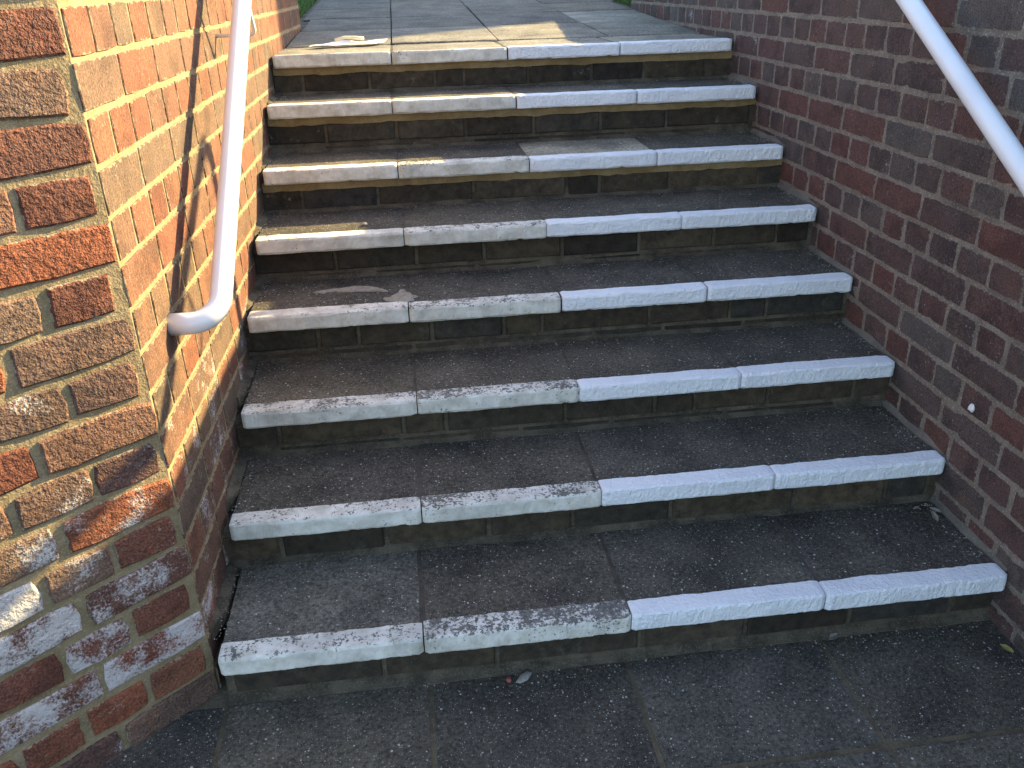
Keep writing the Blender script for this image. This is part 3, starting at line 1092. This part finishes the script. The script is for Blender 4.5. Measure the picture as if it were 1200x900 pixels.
def leaf(loc, L, W, mat, label, rz, curl=0.25, seed=0):
    n = 7
    vs, fs = [], []
    for k in range(n + 1):
        u = k / n
        w = W * math.sin(math.pi * min(1, u * 0.95 + 0.03)) ** 0.8 * (1 + 0.2 * nz(u * 6, seed, 0))
        z = 0.002 + curl * L * (u - 0.5) ** 2
        vs += [(L * (u - 0.5), -w / 2, z + w * 0.25), (L * (u - 0.5), 0.0, z), (L * (u - 0.5), w / 2, z + w * 0.25)]
    for k in range(n):
        a = k * 3
        fs += [(a, a + 1, a + 4, a + 3), (a + 1, a + 2, a + 5, a + 4)]
    o = link('leaf', mesh('leaf', vs, fs, mat), None, loc, rz)
    sm = o.modifiers.new('thickness', 'SOLIDIFY')
    sm.thickness = 0.0007
    return tag(o, label, 'leaf')

leaf((0.862, 0.245, TOP[0] + 0.001), 0.050, 0.014, MAT['leaf_dry'], 'longer pale dry leaf on bottom tread beside the right wall', 1.3, seed=1)
leaf((0.880, 0.272, TOP[0] + 0.001), 0.030, 0.014, MAT['leaf_dry'], 'short curled dry leaf touching the right wall on bottom tread', 2.2, seed=2)
leaf((0.838, 0.290, TOP[0] + 0.001), 0.022, 0.009, MAT['leaf_dry'], 'tiny dry leaf scrap in the back corner of bottom tread', 0.4, seed=3)
leaf((0.500, 0.022, 0.003), 0.034, 0.016, MAT['leaf_dry'], 'grey dry leaf on the pavement under the bottom step', 0.5, seed=4)
leaf((0.875, -0.075, 0.003), 0.032, 0.016, MAT['leaf_yellow'], 'yellowed leaf on the pavement at the foot of right wall', 2.0, seed=5)
pebble((-0.245, 0.008, 0.001), (0.022, 0.010, 0.004), MAT['stone_pale'], 'crumbled pale mortar scrap at foot of the bottom step', 'mortar_scrap', 'rubble', seed=8)
pebble((-0.280, 0.006, 0.001), (0.008, 0.006, 0.005), MAT['red_bit'], 'small red chip beside the mortar scrap on pavement', 'brick_chip', 'rubble', seed=9)

# pale blob stuck on the right wall
def wall_blob():
    o = pebble((right_x(0.26) - 0.003, 0.262, 0.452), (0.006, 0.010, 0.011), MAT['paper'], 'white blob stuck on the bricks of the right wall', 'paint_blob', 'paint blob', 12)
    o.rotation_euler = (0, 0, 0)
wall_blob()

# loose grit in the corners: nobody could count it
def grit():
    vs, fs = [], []
    rr = random.Random(31)
    def speck(x, y, z, r):
        b = len(vs)
        a0 = rr.uniform(0, 6)
        for k in range(4):
            a = a0 + k * math.pi / 2 + rr.uniform(-0.4, 0.4)
            vs.append((x + r * math.cos(a), y + r * math.sin(a), z - 0.0005))
        vs.append((x, y, z + r * rr.uniform(0.5, 1.0)))
        fs.extend([(b, b + 1, b + 4), (b + 1, b + 2, b + 4), (b + 2, b + 3, b + 4), (b + 3, b, b + 4)])
    for i in range(8):
        z = TOP[i] + 0.0012
        back = (NY[i + 1] + OVER - 0.004) if i < 7 else 2.46
        for _ in range(60):
            speck(left_x(NY[i]) + 0.012 + abs(rr.gauss(0, 0.025)), rr.uniform(NY[i] + 0.06, back), z, rr.uniform(0.0008, 0.0026))
        for _ in range(70):
            speck(rr.uniform(-0.89, 0.88), back - abs(rr.gauss(0, 0.018)) - 0.012, z, rr.uniform(0.0008, 0.0028))
        for _ in range(40):
            speck(right_x(NY[i]) - 0.016 - abs(rr.gauss(0, 0.02)), rr.uniform(NY[i] + 0.06, back), z, rr.uniform(0.0008, 0.0026))
        for _ in range(30):
            speck(rr.uniform(-0.88, 0.88), rr.uniform(NY[i] + 0.06, back), z, rr.uniform(0.0006, 0.0018))
    for _ in range(160):
        speck(rr.uniform(-0.95, 0.9), 0.025 - abs(rr.gauss(0, 0.02)), 0.001, rr.uniform(0.0008, 0.003))
    for _ in range(120):
        speck(rr.uniform(-0.95, 0.9), rr.uniform(-0.5, 0.0), 0.001, rr.uniform(0.0006, 0.0018))
    o = link('grit', mesh('grit', vs, fs, MAT['stone_pale']))
    o['kind'] = 'stuff'
    o['label'] = 'fine pale grit scattered on the treads and pavement'
    o['category'] = 'grit'
grit()

def litter():
    vs, fs = [], []
    rr = random.Random(53)
    def crumb(x, y, z, r):
        b = len(vs)
        a = rr.uniform(0, 6.3)
        L, W = r, r * rr.uniform(0.3, 0.6)
        ca, sa = math.cos(a), math.sin(a)
        for (u, v, h) in ((-1, 0, 0.0), (0, -1, rr.uniform(0.0, 0.5)), (1, 0, rr.uniform(0.0, 0.4)), (0, 1, rr.uniform(0.0, 0.5))):
            vs.append((x + ca * u * L - sa * v * W, y + sa * u * L + ca * v * W, z + h * W))
        fs.append((b, b + 1, b + 2, b + 3))
    for i in range(8):
        z = TOP[i] + 0.0016
        back = (NY[i + 1] + OVER - 0.012) if i < 7 else 2.46
        for _ in range(26):
            crumb(left_x(NY[i]) + 0.02 + abs(rr.gauss(0, 0.03)), back - abs(rr.gauss(0, 0.07)), z, rr.uniform(0.002, 0.006))
        for _ in range(34):
            crumb(right_x(NY[i]) - 0.02 - abs(rr.gauss(0, 0.04)), back - abs(rr.gauss(0, 0.06)), z, rr.uniform(0.002, 0.007))
        for _ in range(26):
            crumb(rr.uniform(-0.88, 0.88), back - abs(rr.gauss(0, 0.012)), z, rr.uniform(0.002, 0.005))
    for _ in range(70):
        crumb(rr.uniform(-0.90, 0.89), 0.022 - abs(rr.gauss(0, 0.014)), 0.0016, rr.uniform(0.002, 0.006))
    o = link('leaf_litter', mesh('leaf_litter', vs, fs, MAT['litter']))
    o['kind'] = 'stuff'
    o['label'] = 'small crumbs of dry leaf and soil in the corners of the treads'
    o['category'] = 'leaf litter'
MAT['litter'] = simple('leaf_litter', (0.16, 0.12, 0.07), (0.06, 0.045, 0.028), 60)
litter()

# ------------------------------------------------------------------ grass beside the path
def grass():
    vs, fs = [], []
    rr = random.Random(77)
    def blade(x, y, z, h):
        b = len(vs)
        a = rr.uniform(0, math.pi)
        w = rr.uniform(0.002, 0.004)
        lx, ly = rr.gauss(0, 0.35) * h, rr.gauss(0, 0.35) * h
        dx, dy = w * math.cos(a), w * math.sin(a)
        vs.extend([(x - dx, y - dy, z), (x + dx, y + dy, z), (x + dx * 0.7 + lx * 0.4, y + dy * 0.7 + ly * 0.4, z + h * 0.6), (x - dx * 0.7 + lx * 0.4, y - dy * 0.7 + ly * 0.4, z + h * 0.6), (x + lx, y + ly, z + h)])
        fs.extend([(b, b + 1, b + 2, b + 3), (b + 3, b + 2, b + 4)])
    for _ in range(14000):
        y = LW_END - 0.05 + rr.random() ** 1.6 * 8
        x = -0.955 - abs(rr.gauss(0, 0.35))
        blade(x, y, path_z(y) - 0.03, rr.uniform(0.04, 0.10))
    for _ in range(14000):
        y = RW_END + 0.05 + rr.random() ** 1.6 * 8
        x = 0.985 + abs(rr.gauss(0, 0.45))
        blade(x, y, path_z(y) - 0.03, rr.uniform(0.06, 0.15))
    o = link('grass', mesh('grass', vs, fs, MAT['grass']))
    o['kind'] = 'stuff'
    o['label'] = 'rough green grass along both edges of the upper path'
    o['category'] = 'grass'
grass()
